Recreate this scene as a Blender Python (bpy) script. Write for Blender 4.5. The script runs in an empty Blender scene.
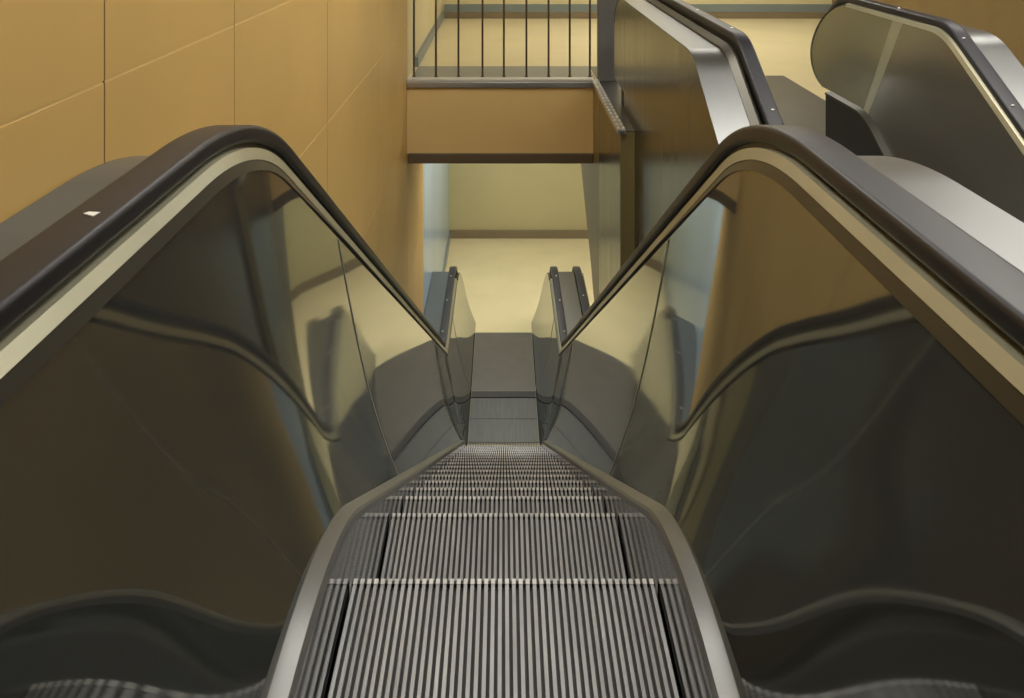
import bpy, bmesh, math
from math import sin, cos, radians, sqrt, pi

EYE = 6.1                      # eye height above the lower floor
T30 = math.tan(radians(30)); T15 = math.tan(radians(15))
scene = bpy.context.scene
COL = scene.collection


def srgb(r, g, b):
    def c(v):
        v /= 255.0
        return v / 12.92 if v <= .04045 else ((v + .055) / 1.055) ** 2.4
    return (c(r), c(g), c(b), 1)


# ------------------------------------------------------------------ materials
def mat(name, col, rough=.5, metal=0.0, spec=.5, var=0.0, vscale=3.0, streak=None, rvar=0.0, bump=0.0,
        coat=0.0, aniso=None):
    m = bpy.data.materials.new(name); m.use_nodes = True
    nt = m.node_tree; b = nt.nodes['Principled BSDF']
    b.inputs['Base Color'].default_value = col
    b.inputs['Roughness'].default_value = rough
    b.inputs['Metallic'].default_value = metal
    b.inputs['Specular IOR Level'].default_value = spec
    b.inputs['Coat Weight'].default_value = coat
    b.inputs['Coat Roughness'].default_value = .08
    if var or rvar or bump:
        tc = nt.nodes.new('ShaderNodeTexCoord')
        mp = nt.nodes.new('ShaderNodeMapping')
        nt.links.new(tc.outputs['Object'], mp.inputs['Vector'])
        if streak: mp.inputs['Scale'].default_value = streak
        nz = nt.nodes.new('ShaderNodeTexNoise')
        nz.inputs['Scale'].default_value = vscale
        nz.inputs['Detail'].default_value = 5
        nt.links.new(mp.outputs['Vector'], nz.inputs['Vector'])
        if var:
            mix = nt.nodes.new('ShaderNodeMix'); mix.data_type = 'RGBA'
            mix.inputs[6].default_value = tuple(c * (1 - var) for c in col[:3]) + (1,)
            mix.inputs[7].default_value = tuple(min(1, c * (1 + var)) for c in col[:3]) + (1,)
            mr0 = nt.nodes.new('ShaderNodeMapRange')
            mr0.inputs[1].default_value = .3; mr0.inputs[2].default_value = .7
            nt.links.new(nz.outputs['Fac'], mr0.inputs[0])
            nt.links.new(mr0.outputs[0], mix.inputs[0])
            nt.links.new(mix.outputs[2], b.inputs['Base Color'])
        if rvar:
            mr = nt.nodes.new('ShaderNodeMapRange')
            mr.inputs[1].default_value = .3; mr.inputs[2].default_value = .7
            mr.inputs[3].default_value = max(0, rough - rvar); mr.inputs[4].default_value = rough + rvar
            nt.links.new(nz.outputs['Fac'], mr.inputs[0])
            nt.links.new(mr.outputs[0], b.inputs['Roughness'])
        if bump:
            bp = nt.nodes.new('ShaderNodeBump'); bp.inputs['Strength'].default_value = bump
            bp.inputs['Distance'].default_value = .01
            nt.links.new(nz.outputs['Fac'], bp.inputs['Height'])
            nt.links.new(bp.outputs['Normal'], b.inputs['Normal'])
    return m


def emis(name, col, strength):
    m = bpy.data.materials.new(name); m.use_nodes = True
    nt = m.node_tree; b = nt.nodes['Principled BSDF']
    b.inputs['Base Color'].default_value = (.8, .8, .8, 1)
    b.inputs['Emission Color'].default_value = col
    b.inputs['Emission Strength'].default_value = strength
    return m


M = dict(
    tan=mat('tan_enamel_panel', srgb(216, 178, 107), .42, var=.05, vscale=1.3),
    joint_dark=mat('dark_joint', srgb(84, 72, 52), .8, var=.05),
    joint_light=mat('pale_joint', srgb(235, 205, 140), .6, var=.05),
    cream=mat('cream_wall_paint', srgb(222, 209, 164), .5, var=.04, vscale=1.1),
    olive=mat('olive_cream_wall_paint', srgb(196, 185, 138), .5, var=.05, vscale=1.0),
    floor=mat('cream_terrazzo', srgb(228, 214, 168), .3, spec=.4, var=.04, vscale=2.2, bump=.02),
    fascia=mat('ochre_fascia_paint', srgb(236, 205, 140), .45, var=.05, vscale=1.2),
    band=mat('brown_band', srgb(105, 92, 74), .45, var=.06),
    base=mat('brown_baseboard', srgb(132, 118, 92), .4, var=.06),
    bluegrey=mat('blue_grey_trim', srgb(128, 138, 136), .4, var=.05),
    floorstrip=mat('grey_floor_border', srgb(138, 140, 134), .35, var=.05, vscale=5),
    bluepanel=mat('pale_blue_glazed_panel', srgb(176, 200, 216), .2, spec=.5, var=.05, vscale=1.6, streak=(1, 1, .3)),
    bronze=mat('polished_bronze_steel', (.29, .305, .297, 1), .045, metal=.88, var=.03, vscale=1.2, rvar=.02),
    cladding=mat('dark_bronze_cladding', (.17, .16, .115, 1), .24, metal=1.0, var=.10, vscale=2.0, streak=(1, 3, .15), rvar=.04),
    pilaster=mat('olive_pilaster', srgb(140, 130, 90), .35, var=.08, vscale=2, streak=(3, 3, .3)),
    rubber=mat('black_rubber', srgb(36, 36, 42), .38, spec=.34, var=.10, vscale=5, streak=(1, .3, 1)),
    deckstrip=mat('dull_steel_strip', (.21, .215, .215, 1), .34, metal=.6),
    satin=mat('satin_grey_steel', (.30, .295, .27, 1), .27, metal=.85, var=.04, vscale=1.5),
    nosing=mat('pale_nosing', srgb(214, 214, 208), .35, metal=.2, var=.04),
    jointmetal=mat('joint_strip_metal', (.52, .50, .42, 1), .4, metal=.5, var=.05),
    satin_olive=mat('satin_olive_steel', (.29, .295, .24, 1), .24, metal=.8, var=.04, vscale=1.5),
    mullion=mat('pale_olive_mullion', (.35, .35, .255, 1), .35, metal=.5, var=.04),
    tooth=mat('worn_tooth_tip', (.58, .58, .57, 1), .4, metal=.2, var=.2, vscale=20),  # tips paler than the ribs, marking each nose line
    guide=mat('dark_guide_metal', srgb(60, 58, 56), .4, metal=.5, var=.08),
    lip=mat('dark_lip_metal', srgb(80, 78, 71), .35, metal=.6, var=.06),
    trim=mat('pale_champagne_trim', (.37, .355, .25, 1), .38, metal=.5, var=.05, vscale=4, rvar=.05),
    steel=mat('brushed_steel', (.24, .245, .245, 1), .33, metal=1.0, var=.05, vscale=3, streak=(1, .2, 1)),
    skirt=mat('skirt_steel', (.20, .20, .195, 1), .07, metal=1.0, var=.08, vscale=4, streak=(1, .3, 2)),
    cleat=mat('ribbed_aluminium', (.31, .315, .32, 1), .40, metal=.4, var=.18, vscale=7, streak=(3, .6, 1)),
    groove=mat('dark_groove', srgb(44, 44, 43), .6, var=.1),
    riser=mat('dark_riser', srgb(66, 66, 64), .5, metal=.4, var=.1),
    plate=mat('grey_landing_plate', srgb(108, 106, 104), .3, metal=.35, var=.06, vscale=6),
    comb=mat('dark_comb_plate', srgb(92, 95, 94), .42, metal=.5, var=.15, vscale=9, streak=(4, .3, 1)),
    darkplate=mat('dark_carpet_plate', srgb(92, 92, 90), .35, var=.06, metal=.3),
    teal=mat('grey_teal_deck', srgb(86, 92, 96), .3, metal=.15, var=.06),
    postmetal=mat('dark_bronze_post', srgb(96, 84, 68), .4, metal=.5, var=.06),
    greypost=mat('slate_grey_column', srgb(104, 106, 106), .4, var=.07),
    aluminium=mat('bright_aluminium_edge', (.62, .63, .64, 1), .3, metal=.9, var=.05),
    stud=mat('white_stud', srgb(226, 226, 220), .4, var=.03),
    paper=mat('white_sticker', srgb(240, 240, 238), .5, var=.02),
    ceiling=mat('dim_ceiling', srgb(150, 148, 138), .8, var=.05),
    brown=mat('olive_brown_wall', srgb(128, 108, 70), .5, var=.06),
    darkwall=mat('dark_hall_wall', srgb(58, 58, 54), .7, var=.05),
    housing=mat('lamp_housing', srgb(170, 170, 165), .5, var=.03),
)
M['lamp'] = emis('lamp_diffuser', (1, .965, .89, 1), 9.0)
M['lamp_cool'] = emis('lamp_diffuser_daylight', (.78, .9, 1, 1), 9.0)


# ------------------------------------------------------------------ object helpers
def to_world(p):
    """p = (X, Y, Zdown) measured from the eye -> world"""
    return (p[0], p[1], EYE - p[2])


def link(name, bm, mats, parent=None, smooth=False, angle=35):
    me = bpy.data.meshes.new(name)
    bmesh.ops.recalc_face_normals(bm, faces=bm.faces)
    bm.to_mesh(me); bm.free()
    if not isinstance(mats, (list, tuple)): mats = [mats]
    for m in mats: me.materials.append(m)
    if smooth:
        for p in me.polygons: p.use_smooth = True
        me.set_sharp_from_angle(angle=radians(angle))
    o = bpy.data.objects.new(name, me); COL.objects.link(o)
    if parent:
        o.parent = parent
        o.matrix_parent_inverse = parent_inverse(parent)
    return o


def parent_inverse(p):
    from mathutils import Matrix
    if p.type == 'EMPTY':
        return Matrix.Translation([-c for c in p.location])
    return Matrix.Identity(4)


def tag(o, label=None, cat=None, group=None, kind=None):
    if label: o['label'] = label
    if cat: o['category'] = cat
    if group: o['group'] = group
    if kind: o['kind'] = kind
    return o


def empty(name, p, label, cat, group=None):
    o = bpy.data.objects.new(name, None); COL.objects.link(o)
    o.empty_display_size = .2
    o.location = to_world(p)
    return tag(o, label, cat, group)


def box(bm, x0, x1, y0, y1, z0, z1, mi=0):
    """z in eye-down coordinates"""
    vs = [bm.verts.new(to_world((x, y, z))) for x in (x0, x1) for y in (y0, y1) for z in (z0, z1)]
    q = [(0, 1, 3, 2), (4, 6, 7, 5), (0, 4, 5, 1), (2, 3, 7, 6), (0, 2, 6, 4), (1, 5, 7, 3)]
    for f in q:
        fc = bm.faces.new([vs[i] for i in f]); fc.material_index = mi
    return vs


def boxobj(name, x0, x1, y0, y1, z0, z1, m, parent=None, bev=0.0):
    bm = bmesh.new(); box(bm, x0, x1, y0, y1, z0, z1)
    if bev: bmesh.ops.bevel(bm, geom=list(bm.edges), offset=bev, segments=2, affect='EDGES', profile=.6)
    return link(name, bm, m, parent)


def struct(o):
    o['kind'] = 'structure'; return o


def sweep(sections, closed=True, caps=True, mi=0, bm=None):
    """sections: list of rings, each ring list of (X,Y,Zdown)"""
    bm = bm or bmesh.new()
    rings = [[bm.verts.new(to_world(p)) for p in r] for r in sections]
    n = len(rings[0])
    for a, b in zip(rings, rings[1:]):
        for i in range(n if closed else n - 1):
            j = (i + 1) % n
            f = bm.faces.new((a[i], a[j], b[j], b[i])); f.material_index = mi
    if closed and caps:
        bm.faces.new(rings[0][::-1]); bm.faces.new(rings[-1])
    return bm


# ------------------------------------------------------------------ long profiles
class Down:
    """level - 30 degree descent - level line (Y -> Zdown)"""
    def __init__(s, z0, yt, r, yb, rb=.25):
        s.z0, s.yt, s.r, s.yb, s.rb = z0, yt, r, yb, rb
        s.z1 = z0 + (yb - yt) * T30

    def __call__(s, y):
        L = s.r * T15; a = s.yt - L
        Lb = s.rb * T15; e = s.yb + Lb
        if y <= a: return s.z0
        if y < a + s.r * .5: return s.z0 + s.r - sqrt(s.r ** 2 - (y - a) ** 2)
        if y <= e - s.rb * .5: return s.z0 + (y - s.yt) * T30
        if y < e: return s.z1 - (s.rb - sqrt(s.rb ** 2 - (e - y) ** 2))
        return s.z1


class Up:
    """for the neighbouring flight: rises away from us then levels at the far end"""
    def __init__(s, z1, yb, r):
        s.z1, s.yb, s.r = z1, yb, r

    def __call__(s, y):
        L = s.r * T15; e = s.yb + L
        if y >= e: return s.z1
        if y > e - s.r * .5: return s.z1 + s.r - sqrt(s.r ** 2 - (e - y) ** 2)
        return s.z1 + (s.yb - y) * T30


def frange(a, b, step):
    n = max(1, int(round((b - a) / step)))
    return [a + (b - a) * i / n for i in range(n + 1)]


def spaced(ys, gap=.012):
    out = []
    for y in sorted(ys):
        if not out or y - out[-1] > gap: out.append(y)
    return out


def rail_path(f, y0, y1, end1=None, end0=None, bends=()):
    """list of (Y, Z, ny, nz) points; ny,nz the upward normal in (Y,Zdown)"""
    ys = set()
    ys.update(frange(y0, y1, .15))
    for (a, b) in bends: ys.update(frange(max(a, y0), min(b, y1), .03))
    ysl = spaced(ys)
    ysl[-1] = y1
    pts = [(y, f(y)) for y in ysl]
    if end1:
        ry, rz, amax = end1
        zc = f(y1)
        pts += [(y1 + ry * sin(radians(a)), zc + rz * (1 - cos(radians(a)))) for a in range(8, amax + 1, 8)]
    if end0:
        ry, rz, amax = end0
        zc = f(y0)
        pts = [(y0 - ry * sin(radians(a)), zc + rz * (1 - cos(radians(a)))) for a in range(amax, 7, -8)] + pts
    out = []
    for i, (y, z) in enumerate(pts):
        a = pts[max(0, i - 1)]; b = pts[min(len(pts) - 1, i + 1)]
        dy, dz = b[0] - a[0], b[1] - a[1]
        l = math.hypot(dy, dz)
        out.append((y, z, dz / l, -dy / l))      # normal pointing up (Zdown negative)
    return out


def path_sweep(path, prof, sx, x0=0.0):
    """prof: list of (x, n): x distance outward from centre line, n up along the normal"""
    return sweep([[(x0 + sx * x, y + ny * n, z + nz * n) for (x, n) in prof] for (y, z, ny, nz) in path])


def rounded(x0, x1, n0, n1, r, seg=4):
    pts = []
    for (cx, cn, a0) in ((x1 - r, n1 - r, 0), (x0 + r, n1 - r, 90), (x0 + r, n0 + r, 180), (x1 - r, n0 + r, 270)):
        for k in range(seg + 1):
            a = radians(a0 + 90 * k / seg)
            pts.append((cx + r * cos(a), cn + r * sin(a)))
    return pts


def panel(name, bot, top, xb, xt, ya, yb, sgn, parent, m, th=.012, nt=60, ns=10, x0=0.0, label=None, bulge=0.0):
    """ruled sheet between the lines bot(Y) at X=xb and top(Y) at X=xt; ya(s), yb(s) its two edges"""
    bm = bmesh.new()
    def P(t, s, off):
        y = ya(s) + (yb(s) - ya(s)) * t
        z = bot(y) + (top(y) - bot(y)) * s
        x = (xb(y) if callable(xb) else xb); x = x + (xt - x) * (s + bulge * 4 * s * (1 - s) + (SC * sin(2 * pi * s) / 6.2832 if bulge else 0)) + off
        return to_world((x0 + sgn * x, y, z))
    F = [[bm.verts.new(P(i / nt, j / ns, 0)) for j in range(ns + 1)] for i in range(nt + 1)]
    B = [[bm.verts.new(P(i / nt, j / ns, th)) for j in range(ns + 1)] for i in range(nt + 1)]
    for i in range(nt):
        for j in range(ns):
            bm.faces.new((F[i][j], F[i + 1][j], F[i + 1][j + 1], F[i][j + 1]))
            bm.faces.new((B[i][j], B[i][j + 1], B[i + 1][j + 1], B[i + 1][j]))
    for i in range(nt):
        bm.faces.new((F[i][0], B[i][0], B[i + 1][0], F[i + 1][0]))
        bm.faces.new((F[i][ns], F[i + 1][ns], B[i + 1][ns], B[i][ns]))
    for j in range(ns):
        bm.faces.new((F[0][j], F[0][j + 1], B[0][j + 1], B[0][j]))
        bm.faces.new((F[nt][j], B[nt][j], B[nt][j + 1], F[nt][j + 1]))
    o = link(name, bm, m, parent, smooth=True, angle=30)
    if label: o['label'] = label
    return o


# ------------------------------------------------------------------ steps
def step_objects(parent, xc, hw, ynose, depth, z, rise, ncleat, near_sign=1):
    """ynose: far edge (nose) of the tread; riser drops behind it. near_sign=-1: steps that climb away."""
    y0 = ynose - depth
    bm = bmesh.new(); box(bm, xc - hw, xc + hw, y0 + .001, ynose - .006, z + .012, z + .05)
    box(bm, xc - hw, xc + hw, ynose - .010, ynose + .001, z + .0015, z + .05)
    box(bm, xc - hw, xc + hw, y0, y0 + .05, z + .003, z + .05)
    st = link('step', bm, M['groove'], parent)
    # ribs of the tread
    bm = bmesh.new()
    pitch = 2 * hw / ncleat
    for k in range(ncleat):
        a = xc - hw + pitch * (k + .5)
        w = pitch * .25
        lift = 0.0
        box(bm, a - w, a + w, y0 + .002, ynose, z, z + .014)
    link('tread_ribs', bm, M['cleat'], st)
    bm = bmesh.new()
    for k in range(ncleat):
        a = xc - hw + pitch * (k + .5); w = pitch * .29
        box(bm, a - w, a + w, ynose - .014, ynose + .004, z - .0012, z + .02)
    link('nose_teeth', bm, M['tooth'], st)
    if rise > .01:
        bm = bmesh.new()
        yr = ynose - .02 if near_sign > 0 else y0 + .02
        zz0, zz1 = (z + .03, z + rise + .012)
        seg = 5
        # slightly bowed riser plate
        ring = []
        for i in range(seg + 1):
            t = i / seg
            yy = yr - .02 * sin(pi * t * .5) * near_sign
            ring.append([(xc - hw, yy, zz0 + (zz1 - zz0) * t), (xc + hw, yy, zz0 + (zz1 - zz0) * t),
                         (xc + hw, yy - .012, zz0 + (zz1 - zz0) * t), (xc - hw, yy - .012, zz0 + (zz1 - zz0) * t)])
        sweep(ring, bm=bm)
        for k in range(ncleat):
            a = xc - hw + pitch * (k + .5); w = pitch * .2
            box(bm, a - w, a + w, yr - .008, yr - .001, zz0, zz1 - .02)
        link('riser', bm, M['riser'], st)
    return st


def studs(parent, path, xs, x0, sx, idx, r=.009):
    """small round studs set into the belt"""
    for i in idx:
        # closest path point
        y, z, ny, nz = min(path, key=lambda p: abs(p[0] - i))
        bm = bmesh.new()
        bmesh.ops.create_uvsphere(bm, u_segments=10, v_segments=6, radius=r)
        for v in bm.verts: v.co.z *= .5
        c = to_world((x0 + sx * xs, y, z))
        for v in bm.verts: v.co = (v.co.x + c[0], v.co.y + c[1], v.co.z + c[2])
        link('belt_stud', bm, M['stud'], parent, smooth=True)


# ================================================================== MAIN ESCALATOR
ESC = empty('escalator', (0, 2.0, 1.8), 'descending escalator with ribbed steps running down in the middle of the picture', 'escalator')
YB = 10.05
Y_NEAR = -0.9
def yb_for(z0, yt, z1): return yt + (z1 - z0) / T30
L_BELT = Down(.53, 2.40, 1.7, yb_for(.53, 2.40, 5.07), .22)
L_TOP = Down(.583, 2.335, 1.45, yb_for(.583, 2.335, 5.13), .2)
L_SB = Down(.603, 2.29, 1.4, yb_for(.603, 2.29, 5.15), .2)
L_PT = Down(.628, 2.28, 1.35, yb_for(.628, 2.28, 5.17), .2)
L_ODECK = Down(.62, 2.41, 1.6, yb_for(.62, 2.41, 5.09), .22)
L_DK = Down(1.495, 2.15, 1.5, yb_for(1.495, 2.15, 5.72), .35)
BENDS = ((1.5, 3.3), (9.2, 10.6))
NEWEL_Y = 12.28


def end_curve(s):
    d = (1 - s) * 1.01 / .46
    if d >= 1: return NEWEL_Y + .64
    a = math.acos(1 - d)
    return NEWEL_Y + .64 * sin(a)


def near_curve(s):
    d = (1 - s) * .87 / .46
    if d >= 1: return Y_NEAR - .62
    return Y_NEAR - .62 * sin(math.acos(1 - d))


XB, XT = .445, .640
SC = .15

BULGE = .15


def L_FOOT(y):
    if y < 9.2: return L_DK(y)
    t = min(1, (y - 9.2) / .7)
    return L_DK(9.2) + (6.09 - L_DK(9.2)) * t


def X_FOOT(y):
    return XB - .038 * max(0, min(1, (y - 9.2) / .7))

ys_all = spaced(set(frange(Y_NEAR - .6, 12.92, .12) + frange(1.4, 3.2, .03) + frange(9.0, 10.6, .03)))
for sgn, side in ((-1, 'left'), (1, 'right')):
    bal = panel('balustrade', L_FOOT, L_PT, lambda y: X_FOOT(y) + .022, XT + .014, lambda s: Y_NEAR - .3, lambda s: NEWEL_Y - .1, sgn, ESC, M['guide'], nt=160, ns=12, th=.02, bulge=BULGE)
    bal['label'] = ('balustrade beside the tan wall, on the left of the steps' if sgn < 0
                    else 'balustrade on the right of the steps, next to the climbing escalator')
    # reflective wall panels, split at the joints
    G = .0035
    joints = [lambda s: near_curve(s)]
    J1 = lambda s: 3.71 - .31 * s
    J2 = lambda s: 9.15 - .95 * s
    J3 = lambda s: 11.12
    segs = [(near_curve, lambda s: J1(s) - G, 200), (lambda s: J1(s) + G, lambda s: J2(s) - G * 2, 80),
            (lambda s: J2(s) + G * 2, lambda s: J3(s) - G * 2, 120), (lambda s: J3(s) + G * 2, end_curve, 60)]
    for a, b, n in segs:
        panel('mirror_panel', L_FOOT, L_PT, X_FOOT, XT, a, b, sgn, bal, M['bronze'], nt=n, ns=20, bulge=BULGE)
    for J in (J1, J2, J3):
        rings = []
        for k in range(0, 25):
            q = .004 + .992 * k / 24
            yy = J(q); xx = X_FOOT(yy); xx = xx + (XT - xx) * (q + BULGE * 4 * q * (1 - q) + SC * sin(2 * pi * q) / 6.2832); zz = L_FOOT(yy) + (L_PT(yy) - L_FOOT(yy)) * q
            w = G * 1.0
            rings.append([(sgn * (xx + .006), yy - w, zz), (sgn * (xx - .0035), yy - w, zz), (sgn * (xx - .0035), yy + w, zz), (sgn * (xx + .006), yy + w, zz)])
        link('joint_strip', sweep(rings), M['jointmetal'], bal)
    # dark lip between panel and pale strip
    rings = []
    yl = [y for y in ys_all if Y_NEAR <= y <= NEWEL_Y]
    for y in yl:
        zt, zb = L_SB(y), L_PT(y)
        k = 1.0 if y < 2.0 else max(.25, 1 - (y - 2.0) / 1.6 * .75)
        zb2 = zt + (zb - zt) * 1.15 * k + .002
        rings.append([(sgn * .648, y, zt - .004), (sgn * .6365, y, zb2 + (zb - zb2) * 0), (sgn * .650, y, zb2 + .006), (sgn * .662, y, zt)])
    link('dark_lip', sweep(rings), M['lip'], bal, smooth=True)
    # pale strip
    rings = []
    for y in yl:
        zt, zb = L_TOP(y), L_SB(y)
        w = 1.0
        rings.append([(sgn * .690, y, zt), (sgn * .661, y, zt), (sgn * .644, y, zb), (sgn * .652, y, zb + .008), (sgn * .690, y, zb + .008)])
    link('pale_strip', sweep(rings), M['trim'], bal, smooth=True, angle=25)
    # pale edging round the newel end
    pth = [(y, z, a, b) for (y, z, a, b) in rail_path(L_PT, NEWEL_Y - .05, NEWEL_Y, (.64, .46, 88))]
    link('newel_edge', path_sweep(pth, [(.630, -.006), (.655, -.006), (.655, .012), (.630, .012)], sgn), M['guide'], bal, smooth=True)
    # belt guide
    pth = rail_path(L_BELT, Y_NEAR, NEWEL_Y, (.66, .47, 96), (.62, .45, 96), BENDS)
    link('belt_guide', path_sweep(pth, [(.687, -.10), (.75, -.10), (.75, -.03), (.687, -.03)], sgn), M['guide'], bal, smooth=True)
    belt = link('handrail', path_sweep(pth, rounded(.670, .765, -.046, 0, .013, 5), sgn), M['rubber'], bal, smooth=True, angle=60)
    studs(belt, pth, .728, 0, sgn, (10.55, 11.35, 12.2), .011)
    if sgn < 0:
        bm = bmesh.new()
        pts = [(-.7277, 1.524), (-.7219, 1.533), (-.7012, 1.530), (-.705, 1.511)]
        a = [bm.verts.new(to_world((p[0], p[1], .53 - .0015))) for p in pts]
        b = [bm.verts.new(to_world((p[0], p[1], .53 + .001))) for p in pts]
        bm.faces.new(a); bm.faces.new(b[::-1])
        for i in range(4): bm.faces.new((a[i], b[i], b[(i + 1) % 4], a[(i + 1) % 4]))
        s = link('paper_sticker', bm, M['paper'], belt)
    # outer deck
    rings = []
    for y in [q for q in ys_all if Y_NEAR <= q <= NEWEL_Y + .08]:
        z = L_ODECK(y)
        if sgn < 0: xo = .995
        else: xo = 1.03 if y < 3.0 else (max(.92, 1.03 - (y - 3.0) * .11) if y < 9.75 else .985)
        rings.append([(sgn * .676, y, z), (sgn * (xo - .006), y, z), (sgn * xo, y, z + .006), (sgn * xo, y, z + .16), (sgn * (xo - .02), y, z + .16),
                      (sgn * (xo - .02), y, z + .03), (sgn * .676, y, z + .03)])
    link('outer_deck', sweep(rings), M['teal'] if sgn < 0 else M['steel'], bal, smooth=True, angle=30)
    # inner deck strip above the skirt
    rings = []
    for y in [q for q in ys_all if q < 9.75]:
        z = L_FOOT(y)
        xo = X_FOOT(y) + .0075; xm = max(.4045, X_FOOT(y) - .002)
        rings.append([(sgn * xo, y, z - .004), (sgn * xm, y, z - .004), (sgn * min(.409, xm), y, z + .004), (sgn * .403, y, z + .012), (sgn * .403, y, z + .03), (sgn * xo, y, z + .03)])
    link('inner_deck', sweep(rings), M['deckstrip'], bal, smooth=True, angle=25)
    # skirt
    rings = []
    for y in [q for q in ys_all if q < 9.85]:
        z = L_FOOT(y)
        zf = 1.88 if y < 2.3 else (1.88 + (y - 2.3) * .75 if y < 3.2 else min(6.1, 2.9 + (y - 3.2) * T30))
        rings.append([(sgn * .404, y, z + .02), (sgn * .412, y, z + .02), (sgn * .412, y, max(zf, z + .4) if y < 9.5 else 6.095), (sgn * .404, y, max(zf, z + .4) if y < 9.5 else 6.095)])
    link('skirt', sweep(rings), M['skirt'], bal)
    # newel foot below the inner deck at the lower landing
    bm = bmesh.new(); box(bm, sgn * .48, sgn * .60, 9.9, 12.75, 5.95, 6.098)
    link('newel_foot', bm, M['guide'], bal)

# studs of the newels carry on; steps
noses = [(1.50, 1.78, 0), (1.915, 1.78, 0), (2.33, 1.78, .383), (2.735, 2.163, 0), (3.14, 2.163, .227)]
for k in range(15):
    noses.append((3.57 + .43 * k, 2.39 + .248 * k, .248))
prev = 1.07
for (yn, z, rise) in noses:
    step_objects(ESC, 0, .4, yn, yn - prev, z, rise, 44)
    prev = yn
# comb plate and landing plate at the bottom
bm = bmesh.new()
box(bm, -.403, .403, 10.03, 10.93, 6.085, 6.099)
for k in range(44):
    a = -.4 + .8 / 44 * (k + .5)
    box(bm, a - .0045, a + .0045, 9.97, 10.45, 6.079, 6.09)
    box(bm, a - .0045, a + .0045, 10.48, 10.90, 6.079, 6.09)
link('comb_plate', bm, M['comb'], ESC)
bm = bmesh.new(); box(bm, -.403, .403, 10.93, 11.06, 6.075, 6.099)
link('comb_strip', bm, M['groove'], ESC)
bm = bmesh.new(); box(bm, -.403, .403, 11.06, 11.075, 6.073, 6.099)
link('plate_edge', bm, M['steel'], ESC)
bm = bmesh.new(); box(bm, -.403, .403, 11.075, 12.60, 6.078, 6.099)
link('landing_plate', bm, M['plate'], ESC)

# ================================================================== SECOND DESCENDING ESCALATOR (only its near handrail end shows)
E2 = empty('escalator', (1.4, 11.0, 6.1), 'handrail newel of another escalator at the lower landing, right of the bottom newels', 'escalator')
bal = link('balustrade', sweep([[(.99, y, L_ODECK(y)), (1.10, y, L_ODECK(y)), (1.10, y, 6.098), (.99, y, 6.098)] for y in frange(9.8, NEWEL_Y - .1, .1)]), M['cladding'], E2)
pth = rail_path(L_BELT, 9.7, NEWEL_Y, (.66, .47, 96), None, ((9.2, 10.6),))
belt = link('handrail', path_sweep(pth, rounded(.995, 1.09, -.046, 0, .013, 5), 1), M['rubber'], bal, smooth=True, angle=60)
studs(belt, pth, 1.045, 0, 1, (11.55, 10.9), .011)
panel('mirror_panel', lambda y: 6.09, L_PT, 1.30, 1.115, lambda s: 9.75, lambda s: end_curve(s), 1, bal, M['bronze'], nt=60, ns=12)
link('pale_strip', sweep([[(1.09, y, L_TOP(y)), (1.105, y, L_TOP(y)), (1.12, y, L_SB(y)), (1.09, y, L_SB(y) + .008)] for y in frange(9.75, NEWEL_Y, .1)]), M['trim'], bal)


# ================================================================== CLIMBING ESCALATOR ON THE RIGHT
N = empty('escalator', (1.9, 6.0, 1.8), 'climbing escalator at upper right with wide bright steel decks and a rounded newel', 'escalator')
A_OUT = Up(.795, 4.86, .55)       # outer deck edge, X 1.046
A_TRIM = Up(.785, 4.87, .5)
A_BELT = Up(.70, 4.88, .5)
A_PT = Up(.80, 4.88, .5)
N_DK = Up(1.26, 5.40, .6)
B_BELT = Up(.63, 4.88, .5)
B_PT = Up(.695, 4.88, .5)
B_OUT = Up(.70, 4.88, .5)
yn = spaced(set(frange(-.6, 8.0, .15) + frange(4.3, 5.8, .03)))
yc = spaced(set(frange(-.6, 7.62, .15) + frange(4.3, 5.6, .03)))
ba = link('balustrade', sweep([[(1.046, y, A_OUT(y) + .004), (1.066, y, A_OUT(y) + .004), (1.066, y, 6.095), (1.046, y, 6.095)] for y in yc]), M['cladding'], N)
ba['label'] = 'left balustrade with dark outer cladding'
bb = link('balustrade', sweep([[(2.72, y, B_OUT(y) + .004), (2.74, y, B_OUT(y) + .004), (2.74, y, 6.095 if y < 4.5 else 1.775), (2.72, y, 6.095 if y < 4.5 else 1.775)] for y in frange(-.6, 6.3, .1)]), M['cladding'], N)
bb['label'] = 'right balustrade with the grey rounded panel'


def a_top(y):
    """outline of the cladding's top with the rounded newel end"""
    if y <= 7.72: return A_OUT(y)
    t = (y - 7.72) / .60
    return A_OUT(y) + .30 * (1 - sqrt(max(0, 1 - t * t)))


# outer cladding: upright sheet
# newel part of the cladding, overhanging the ledge
ye = frange(7.622, 8.20, .06) + [8.24, 8.27, 8.295, 8.31, 8.319]
bm = sweep([[(1.046, y, a_top(y) + .004), (1.066, y, a_top(y) + .004), (1.066, y, 1.60), (1.046, y, 1.60)] for y in ye])
link('newel_cladding', bm, M['cladding'], ba)
# bright edge bead along the cladding top
pth = rail_path(A_OUT, -.6, 7.72, (.60, .30, 88), None, ((4.3, 5.6),))
link('edge_bead', path_sweep(pth, [(1.040, -.008), (1.056, -.008), (1.056, .003), (1.040, .003)], 1), M['steel'], ba, smooth=True)
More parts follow.
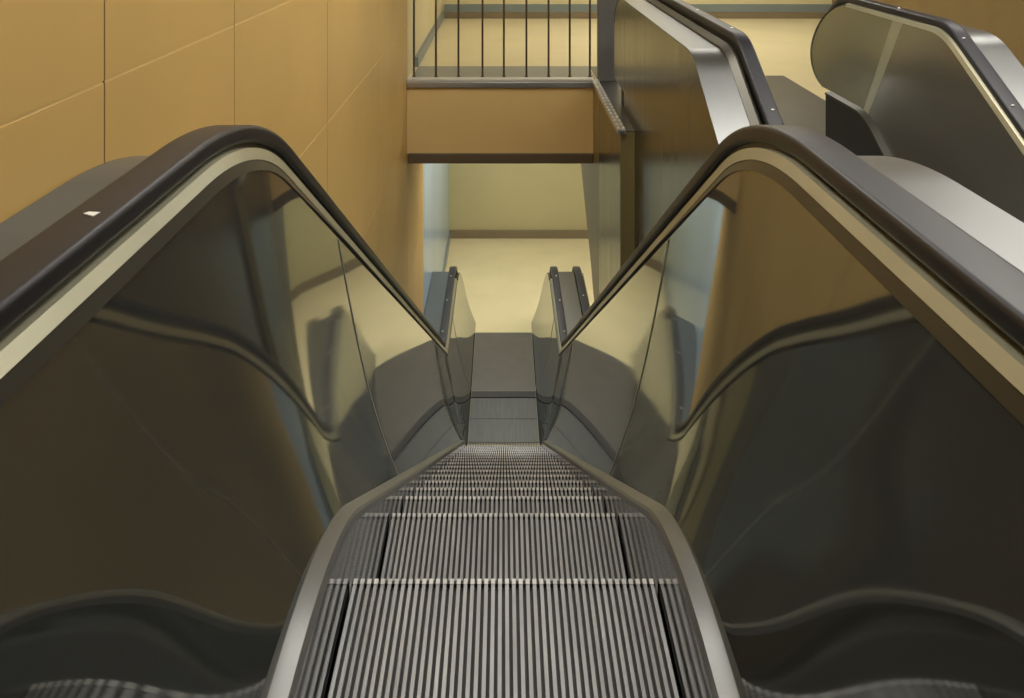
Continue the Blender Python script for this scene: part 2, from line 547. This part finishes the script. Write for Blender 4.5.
# wide steel deck
link('outer_deck', path_sweep([(p[0], p[1], p[2], p[3]) for p in pth], [(1.050, -.015), (1.226, -.015), (1.226, -.003), (1.050, -.003)], 1), M['steel'], ba, smooth=True)
pt2 = rail_path(A_TRIM, -.6, 7.72, (.60, .30, 88), None, ((4.3, 5.6),))
boxobj('newel_foot', 1.068, 1.49, 7.0, 7.98, 1.45, 1.772, M['guide'], ba)
link('inner_trim', path_sweep(pt2, [(1.226, -.02), (1.270, -.02), (1.276, .018), (1.262, .022), (1.226, 0)], 1), M['lip'], ba, smooth=True)
pt3 = rail_path(A_BELT, -.6, 7.72, (.62, .45, 100), None, ((4.3, 5.6),))
belt = link('handrail', path_sweep(pt3, rounded(1.285, 1.365, -.046, 0, .013, 5), 1), M['rubber'], ba, smooth=True, angle=60)
studs(belt, pt3, 1.335, 0, 1, (5.15, 4.35, 3.5, 6.0), .009)
link('belt_guide', path_sweep(pt3, [(1.30, -.13), (1.352, -.13), (1.352, -.04), (1.30, -.04)], 1), M['guide'], ba, smooth=True)
panel('mirror_panel', N_DK, A_PT, 1.50, 1.36, lambda s: -.6, lambda s: 7.4 + .5 * sqrt(max(0, 1 - s ** 3)), 1, ba, M['bronze'], nt=140, ns=8, th=-.012)
link('inner_deck', sweep([[(1.49, y, N_DK(y)), (1.54, y, N_DK(y) + .004), (1.54, y, N_DK(y) + .03), (1.49, y, N_DK(y) + .03)] for y in yn]), M['steel'], ba)
link('skirt', sweep([[(1.53, y, N_DK(y) + .02), (1.538, y, N_DK(y) + .02), (1.538, y, max(1.79, N_DK(y) + .4)), (1.53, y, max(1.79, N_DK(y) + .4))] for y in yn]), M['skirt'], ba)


# right balustrade
def b_end(s):
    # half-round newel: s 0 bottom .. 1 top
    c = (s - .45) / .55 if s > .45 else (s - .45) / .45
    return 6.15 + .55 * sqrt(max(0, 1 - c * c * .92)) - .12 * (1 - s)


panel('mirror_panel', N_DK, B_PT, 2.25, 2.43, lambda s: -.6, lambda s: 5.43 - .08 * s, 1, bb, M['satin'], nt=140, ns=16)
panel('mullion', N_DK, B_PT, 2.249, 2.429, lambda s: 5.432 - .08 * s, lambda s: 5.50 - .01 * s, 1, bb, M['mullion'], nt=8, ns=16)  # reflected light stripe built as a pale strip
panel('mirror_panel', N_DK, B_PT, 2.25, 2.43, lambda s: 5.502 - .01 * s, b_end, 1, bb, M['satin_olive'], nt=40, ns=24)  # olive tone of the reflection put into this panel's colour
# edge bead following the panel's outline round the newel
ring = []
rr = []
for k in range(0, 41):
    s = 1 - k / 40
    y = b_end(s); z = N_DK(y) + (B_PT(y) - N_DK(y)) * s; x = 2.25 + .18 * s
    rr.append((x, y, z))
ring = [[(x - .004, y - .004, z), (x - .004, y + .012, z), (x + .02, y + .012, z), (x + .02, y - .004, z)] for (x, y, z) in rr]
link('newel_edge', sweep(ring), M['guide'], bb, smooth=True)
ptb = rail_path(B_PT, -.6, 6.1, (.5, .3, 80), None, ((4.3, 5.6),))
link('pale_strip', path_sweep(rail_path(B_PT, -.6, 6.25, None, None, ((4.3, 5.6),)), [(2.424, -.006), (2.436, .018), (2.456, .022), (2.456, -.01)], 1), M['trim'], bb, smooth=True, angle=25)
ptb = rail_path(B_BELT, -.6, 6.25, (.50, .36, 104), None, ((4.3, 5.6),))
belt = link('handrail', path_sweep(ptb, rounded(2.452, 2.535, -.046, 0, .013, 5), 1), M['rubber'], bb, smooth=True, angle=60)
studs(belt, ptb, 2.488, 0, 1, (5.55, 4.75, 4.25, 3.7), .009)
link('belt_guide', path_sweep(ptb, [(2.465, -.12), (2.52, -.12), (2.52, -.04), (2.465, -.04)], 1), M['guide'], bb, smooth=True)
ptd = rail_path(B_OUT, -.6, 6.3, (.45, .3, 88), None, ((4.3, 5.6),))
link('outer_deck', path_sweep(ptd, [(2.53, -.012), (2.74, -.012), (2.74, .0), (2.53, .0)], 1), M['steel'], bb, smooth=True)
link('inner_deck', sweep([[(2.25, y, N_DK(y) - .003), (2.205, y, N_DK(y) + .004), (2.205, y, N_DK(y) + .02), (2.25, y, N_DK(y) + .02)] for y in yn if y < 6.15]), M['lip'], bb)
link('skirt', sweep([[(2.21, y, N_DK(y) + .01), (2.24, y, N_DK(y) + .01), (2.24, y, max(1.772, N_DK(y) + .4)), (2.21, y, max(1.772, N_DK(y) + .4))] for y in yn if y < 6.15]), M['guide'], bb)
# base block under the newel
boxobj('newel_foot', 2.252, 2.46, 5.75, 6.05, 1.275, 1.772, M['guide'], bb)
# landing plate and steps
boxobj('landing_plate', 1.55, 2.95, 5.9, 9.27, 1.765, 1.779, M['darkplate'], N)
k = 0
y = 5.88
z = 1.79
while z < 5.6:
    step_objects(N, 1.872, .33, y, .43, z, .248 if k else 0.0, 36, near_sign=-1)
    y -= .43; z += .0 if k == 0 else .248; k += 1

# ================================================================== SETTING
# left wall: enamel panels with joints, one mesh
vy = [-4.0, -.9, .6, 2.2055, 3.271, 5.0, 7.01, 9.16]
hz = [-1.8, .435, 1.222, 2.35, 3.88, 6.1]
bm = bmesh.new()
for i in range(len(vy) - 1):
    for j in range(len(hz) - 1):
        gy = .0036; gz = .0032
        if vy[i] > 4: gy = .0052; gz = .005
        box(bm, -1.03, -1.0, vy[i] + gy, vy[i + 1] - gy, hz[j] + gz, hz[j + 1] - gz, 0)
for j, (a, b) in enumerate(((2.35, 3.88), (3.88, 6.1))):
    box(bm, -1.03, -1.0, 9.16 + .0045, 11.0, max(a, 1.79) + .004, b - .004, 0)
box(bm, -1.03, -1.0, 9.1645, 11.0, 1.79, 2.346, 0)
for y in vy[1:]:
    box(bm, -1.03, -1.0015, y - .0045, y + .0045, -1.8, 6.1, 1)
for z in hz[1:-1]:
    box(bm, -1.031, -1.002, -4, 11.0 if z > 2 else 9.16, z - .0045, z + .0045, 2)
box(bm, -1.2, -1.035, -4, 11.0, -1.8, 6.1, 1)
o = link('wall_left', bm, [M['tan'], M['joint_dark'], M['joint_light']]); struct(o)
struct(boxobj('wall_left', -1.2, -1.0, 11.002, 16.3, 2.64, 6.1, M['bluepanel']))
struct(boxobj('wall_left', -1.2, -1.001, 9.17, 14.2, -1.8, 1.785, M['cream']))
struct(boxobj('baseboard_left', -.999, -.955, 9.86, 14.19, 1.675, 1.78, M['bluegrey']))
struct(boxobj('baseboard_left', -.999, -.975, 11.05, 16.16, 5.96, 6.1, M['bluegrey']))
# back walls
struct(boxobj('wall_back', -1.2, 5.5, 14.2, 14.4, -1.8, 1.78, M['cream']))
struct(boxobj('baseboard_back', -.955, 5.3, 14.16, 14.2, 1.68, 1.78, M['base']))
struct(boxobj('trim_1', -.955, 5.3, 14.17, 14.2, 1.55, 1.678, M['bluegrey']))
struct(boxobj('wall_back', -1.2, 5.5, 16.3, 16.5, 2.64, 6.1, M['olive']))
struct(boxobj('baseboard_back', -1.0, 5.3, 16.24, 16.3, 5.96, 6.1, M['base']))
# floors
struct(boxobj('floor', -1.2, 5.5, -4.0, 16.5, 6.1, 6.3, M['floor']))
bm = bmesh.new()
box(bm, -1.0, 5.5, 9.17, 14.3, 1.78, 2.50, 0)
box(bm, 1.068, 5.5, 6.1, 9.17, 1.78, 2.50, 0)
box(bm, .945, 1.068, 8.0, 9.17, 1.783, 2.50, 0)
box(bm, 2.76, 5.5, 2.0, 6.1, 1.78, 2.50, 0)
struct(link('floor_upper', bm, M['floor']))
struct(boxobj('ceiling_lower', -1.0, 5.5, 9.25, 16.3, 2.52, 2.64, M['olive']))
struct(boxobj('floor_border', -.954, .955, 9.17, 9.86, 1.772, 1.782, M['floorstrip']))
# fascia
struct(boxobj('fascia', -.999, .93, 9.12, 9.17, 1.80, 2.55, M['fascia']))
struct(boxobj('trim_2', -.985, .93, 9.09, 9.20, 2.54, 2.642, M['band'], bev=.008))
struct(boxobj('trim_3', -.999, .935, 9.085, 9.19, 1.80, 1.858, M['aluminium'], bev=.006))
struct(boxobj('trim_4', -.999, .935, 9.08, 9.19, 1.764, 1.798, M['nosing'], bev=.008))
# ledge on the right of the void, its side wall and sloping end
ya_, yb_ = 7.0, 8.55
bm = bmesh.new()
box(bm, .93, 1.044, ya_ + .02, yb_, 1.783, 6.099, 0)
o = link('wall_right', bm, M['cladding']); struct(o)
struct(boxobj('wall_right', .93, 1.044, ya_, ya_ + .018, 1.783, 6.099, M['pilaster']))
# olive pilaster whose far edge leans with the flight beyond
prof = []
def ylean(z): return (9.26 - z) / T30 * 1.0
bm = bmesh.new()
rings = []
for z in (1.80, 2.64, 3.2, 3.8, 4.4, 5.0):
    yf = 11.55 if z < 2.7 else 0
    yf = (9.75 * .945 - z) / T30
    yf = min(yf, 11.6)
    rings.append([(.932, yb_ + .004, z), (1.042, yb_ + .004, z), (1.042, max(yf, yb_ + .05), z), (.932, max(yf, yb_ + .05), z)])
# only where the flight's side shows below the slab
o = link('wall_right', sweep(rings[1:]), M['pilaster']); struct(o)
struct(boxobj('wall_right', .932, 1.042, yb_ + .004, 9.12, 1.80, 2.639, M['pilaster']))
# metal nosing with two rows of round-headed studs along the ledge
e = empty('ledge_nosing', (.95, 8.0, 1.78), 'bright metal edge strip dotted with round studs, receding right of the railing', 'edge strip')
boxobj('nosing_plate', .905, .972, 6.98, 9.08, 1.762, 1.80, M['aluminium'], e, bev=.004)
pb = None
for k in range(17):
    yy = 7.04 + .122 * k
    for xx in (.921, .958):
        if pb is None:
            bm = bmesh.new(); bmesh.ops.create_uvsphere(bm, u_segments=10, v_segments=6, radius=.0135)
            pb = bpy.data.meshes.new('stud'); bm.to_mesh(pb); bm.free(); pb.materials.append(M['stud'])
            for p in pb.polygons: p.use_smooth = True
        s = bpy.data.objects.new('stud', pb); COL.objects.link(s); s.parent = e
        w = to_world((xx, yy, 1.76))
        s.location = (w[0] - e.location[0], w[1] - e.location[1], w[2] - e.location[2])
# ledge floor in dark plate
struct(boxobj('floor_border', .966, 1.9, 7.0, 9.86, 1.774, 1.782, M['darkplate']))
# slate column at the end of the railing
c = boxobj('column', .968, 1.175, 9.0, 9.12, -1.799, 1.773, M['greypost'], None, .008)
struct(c); 
# railing
R = empty('guard_railing', (0, 9.3, 1.78), 'guard railing of thin dark uprights along the edge of the upper floor', 'railing')
px = [-.938, -.708, -.472, -.22, .004, .24, .472, .694, .905]
for x in px:
    bm = bmesh.new(); bmesh.ops.create_cone(bm, cap_ends=True, segments=10, radius1=.011, radius2=.011, depth=1.18)
    cpt = to_world((x, 9.22, 1.19))
    for v in bm.verts: v.co = (v.co.x + cpt[0], v.co.y + cpt[1], v.co.z + cpt[2])
    # small collar at the foot
    box(bm, x - .018, x + .018, 9.202, 9.238, 1.758, 1.771)
    link('baluster', bm, M['postmetal'], R, smooth=True)
boxobj('top_rail', -.99, .97, 9.19, 9.25, .56, .605, M['postmetal'], R, .006)

# right wall, near wall, ceiling
struct(boxobj('wall_right', 5.3, 5.5, -4.0, 14.4, -1.8, 6.1, M['brown']))
struct(boxobj('wall_front', -1.2, 5.5, -4.2, -4.0, -1.8, 6.1, M['darkwall']))
struct(boxobj('ceiling', -1.2, 5.5, -4.2, 14.4, -1.95, -1.8, M['ceiling']))

# ------------------------------------------------------------------ unseen fill lights
def lamp(x0, x1, y0, y1, z, label, m=None):  # glowing box added out of view to light the hall and feed reflections
    e = empty('ceiling_light', ((x0 + x1) / 2, (y0 + y1) / 2, z), label, 'ceiling light', 'ceiling lights')
    boxobj('lamp_housing', x0 - .03, x1 + .03, y0 - .03, y1 + .03, z + .0, z + .05, M['housing'], e, .005)
    boxobj('diffuser', x0, x1, y0, y1, z + .051, z + .065, m or M['lamp'], e)

lamp(-.5, .5, 1.0, 2.4, -1.8, 'ceiling light above the top of the steps')
lamp(-.6, .6, 5.0, 6.4, -1.8, 'ceiling light above the void')  # added to brighten the farther part of the left wall
lamp(1.3, 5.0, 3.6, 5.0, -1.8, 'long ceiling light across the climbing escalator')  # placed for the sloping steel decks to reflect
lamp(3.7, 4.7, 6.8, 7.6, -1.8, 'ceiling light above the climbing escalator')  # placed for the level right deck to reflect
lamp(1.0, 4.0, 11.2, 12.6, -1.8, 'ceiling light over the upper floor')
lamp(-.6, .8, 11.2, 12.2, 2.64, 'ceiling light of the lower hall near the newels')
lamp(-.6, .8, 13.8, 14.8, 2.64, 'ceiling light of the lower hall near the back wall')
lamp(1.8, 3.6, 11.5, 12.8, 2.64, 'ceiling light of the lower hall to the right')

# ------------------------------------------------------------------ world, camera
w = bpy.data.worlds.new('World'); scene.world = w; w.use_nodes = True
w.node_tree.nodes['Background'].inputs['Color'].default_value = (.5, .5, .48, 1)
w.node_tree.nodes['Background'].inputs['Strength'].default_value = .3

cam = bpy.data.cameras.new('Camera'); co = bpy.data.objects.new('Camera', cam); COL.objects.link(co)
co.location = (0, 0, EYE); co.rotation_euler = (radians(90), 0, 0)
cam.sensor_fit = 'HORIZONTAL'; cam.sensor_width = 36
cam.lens = 880 / 1024 * 36
cam.shift_x = (512 - 503.5) / 1024
cam.shift_y = -(349 + 92) / 1024
cam.clip_start = .05
scene.camera = co
scene.view_settings.view_transform = 'Standard'
scene.view_settings.look = 'None'
scene.view_settings.gamma = 1
scene.view_settings.use_curve_mapping = False
scene.view_settings.exposure = 0
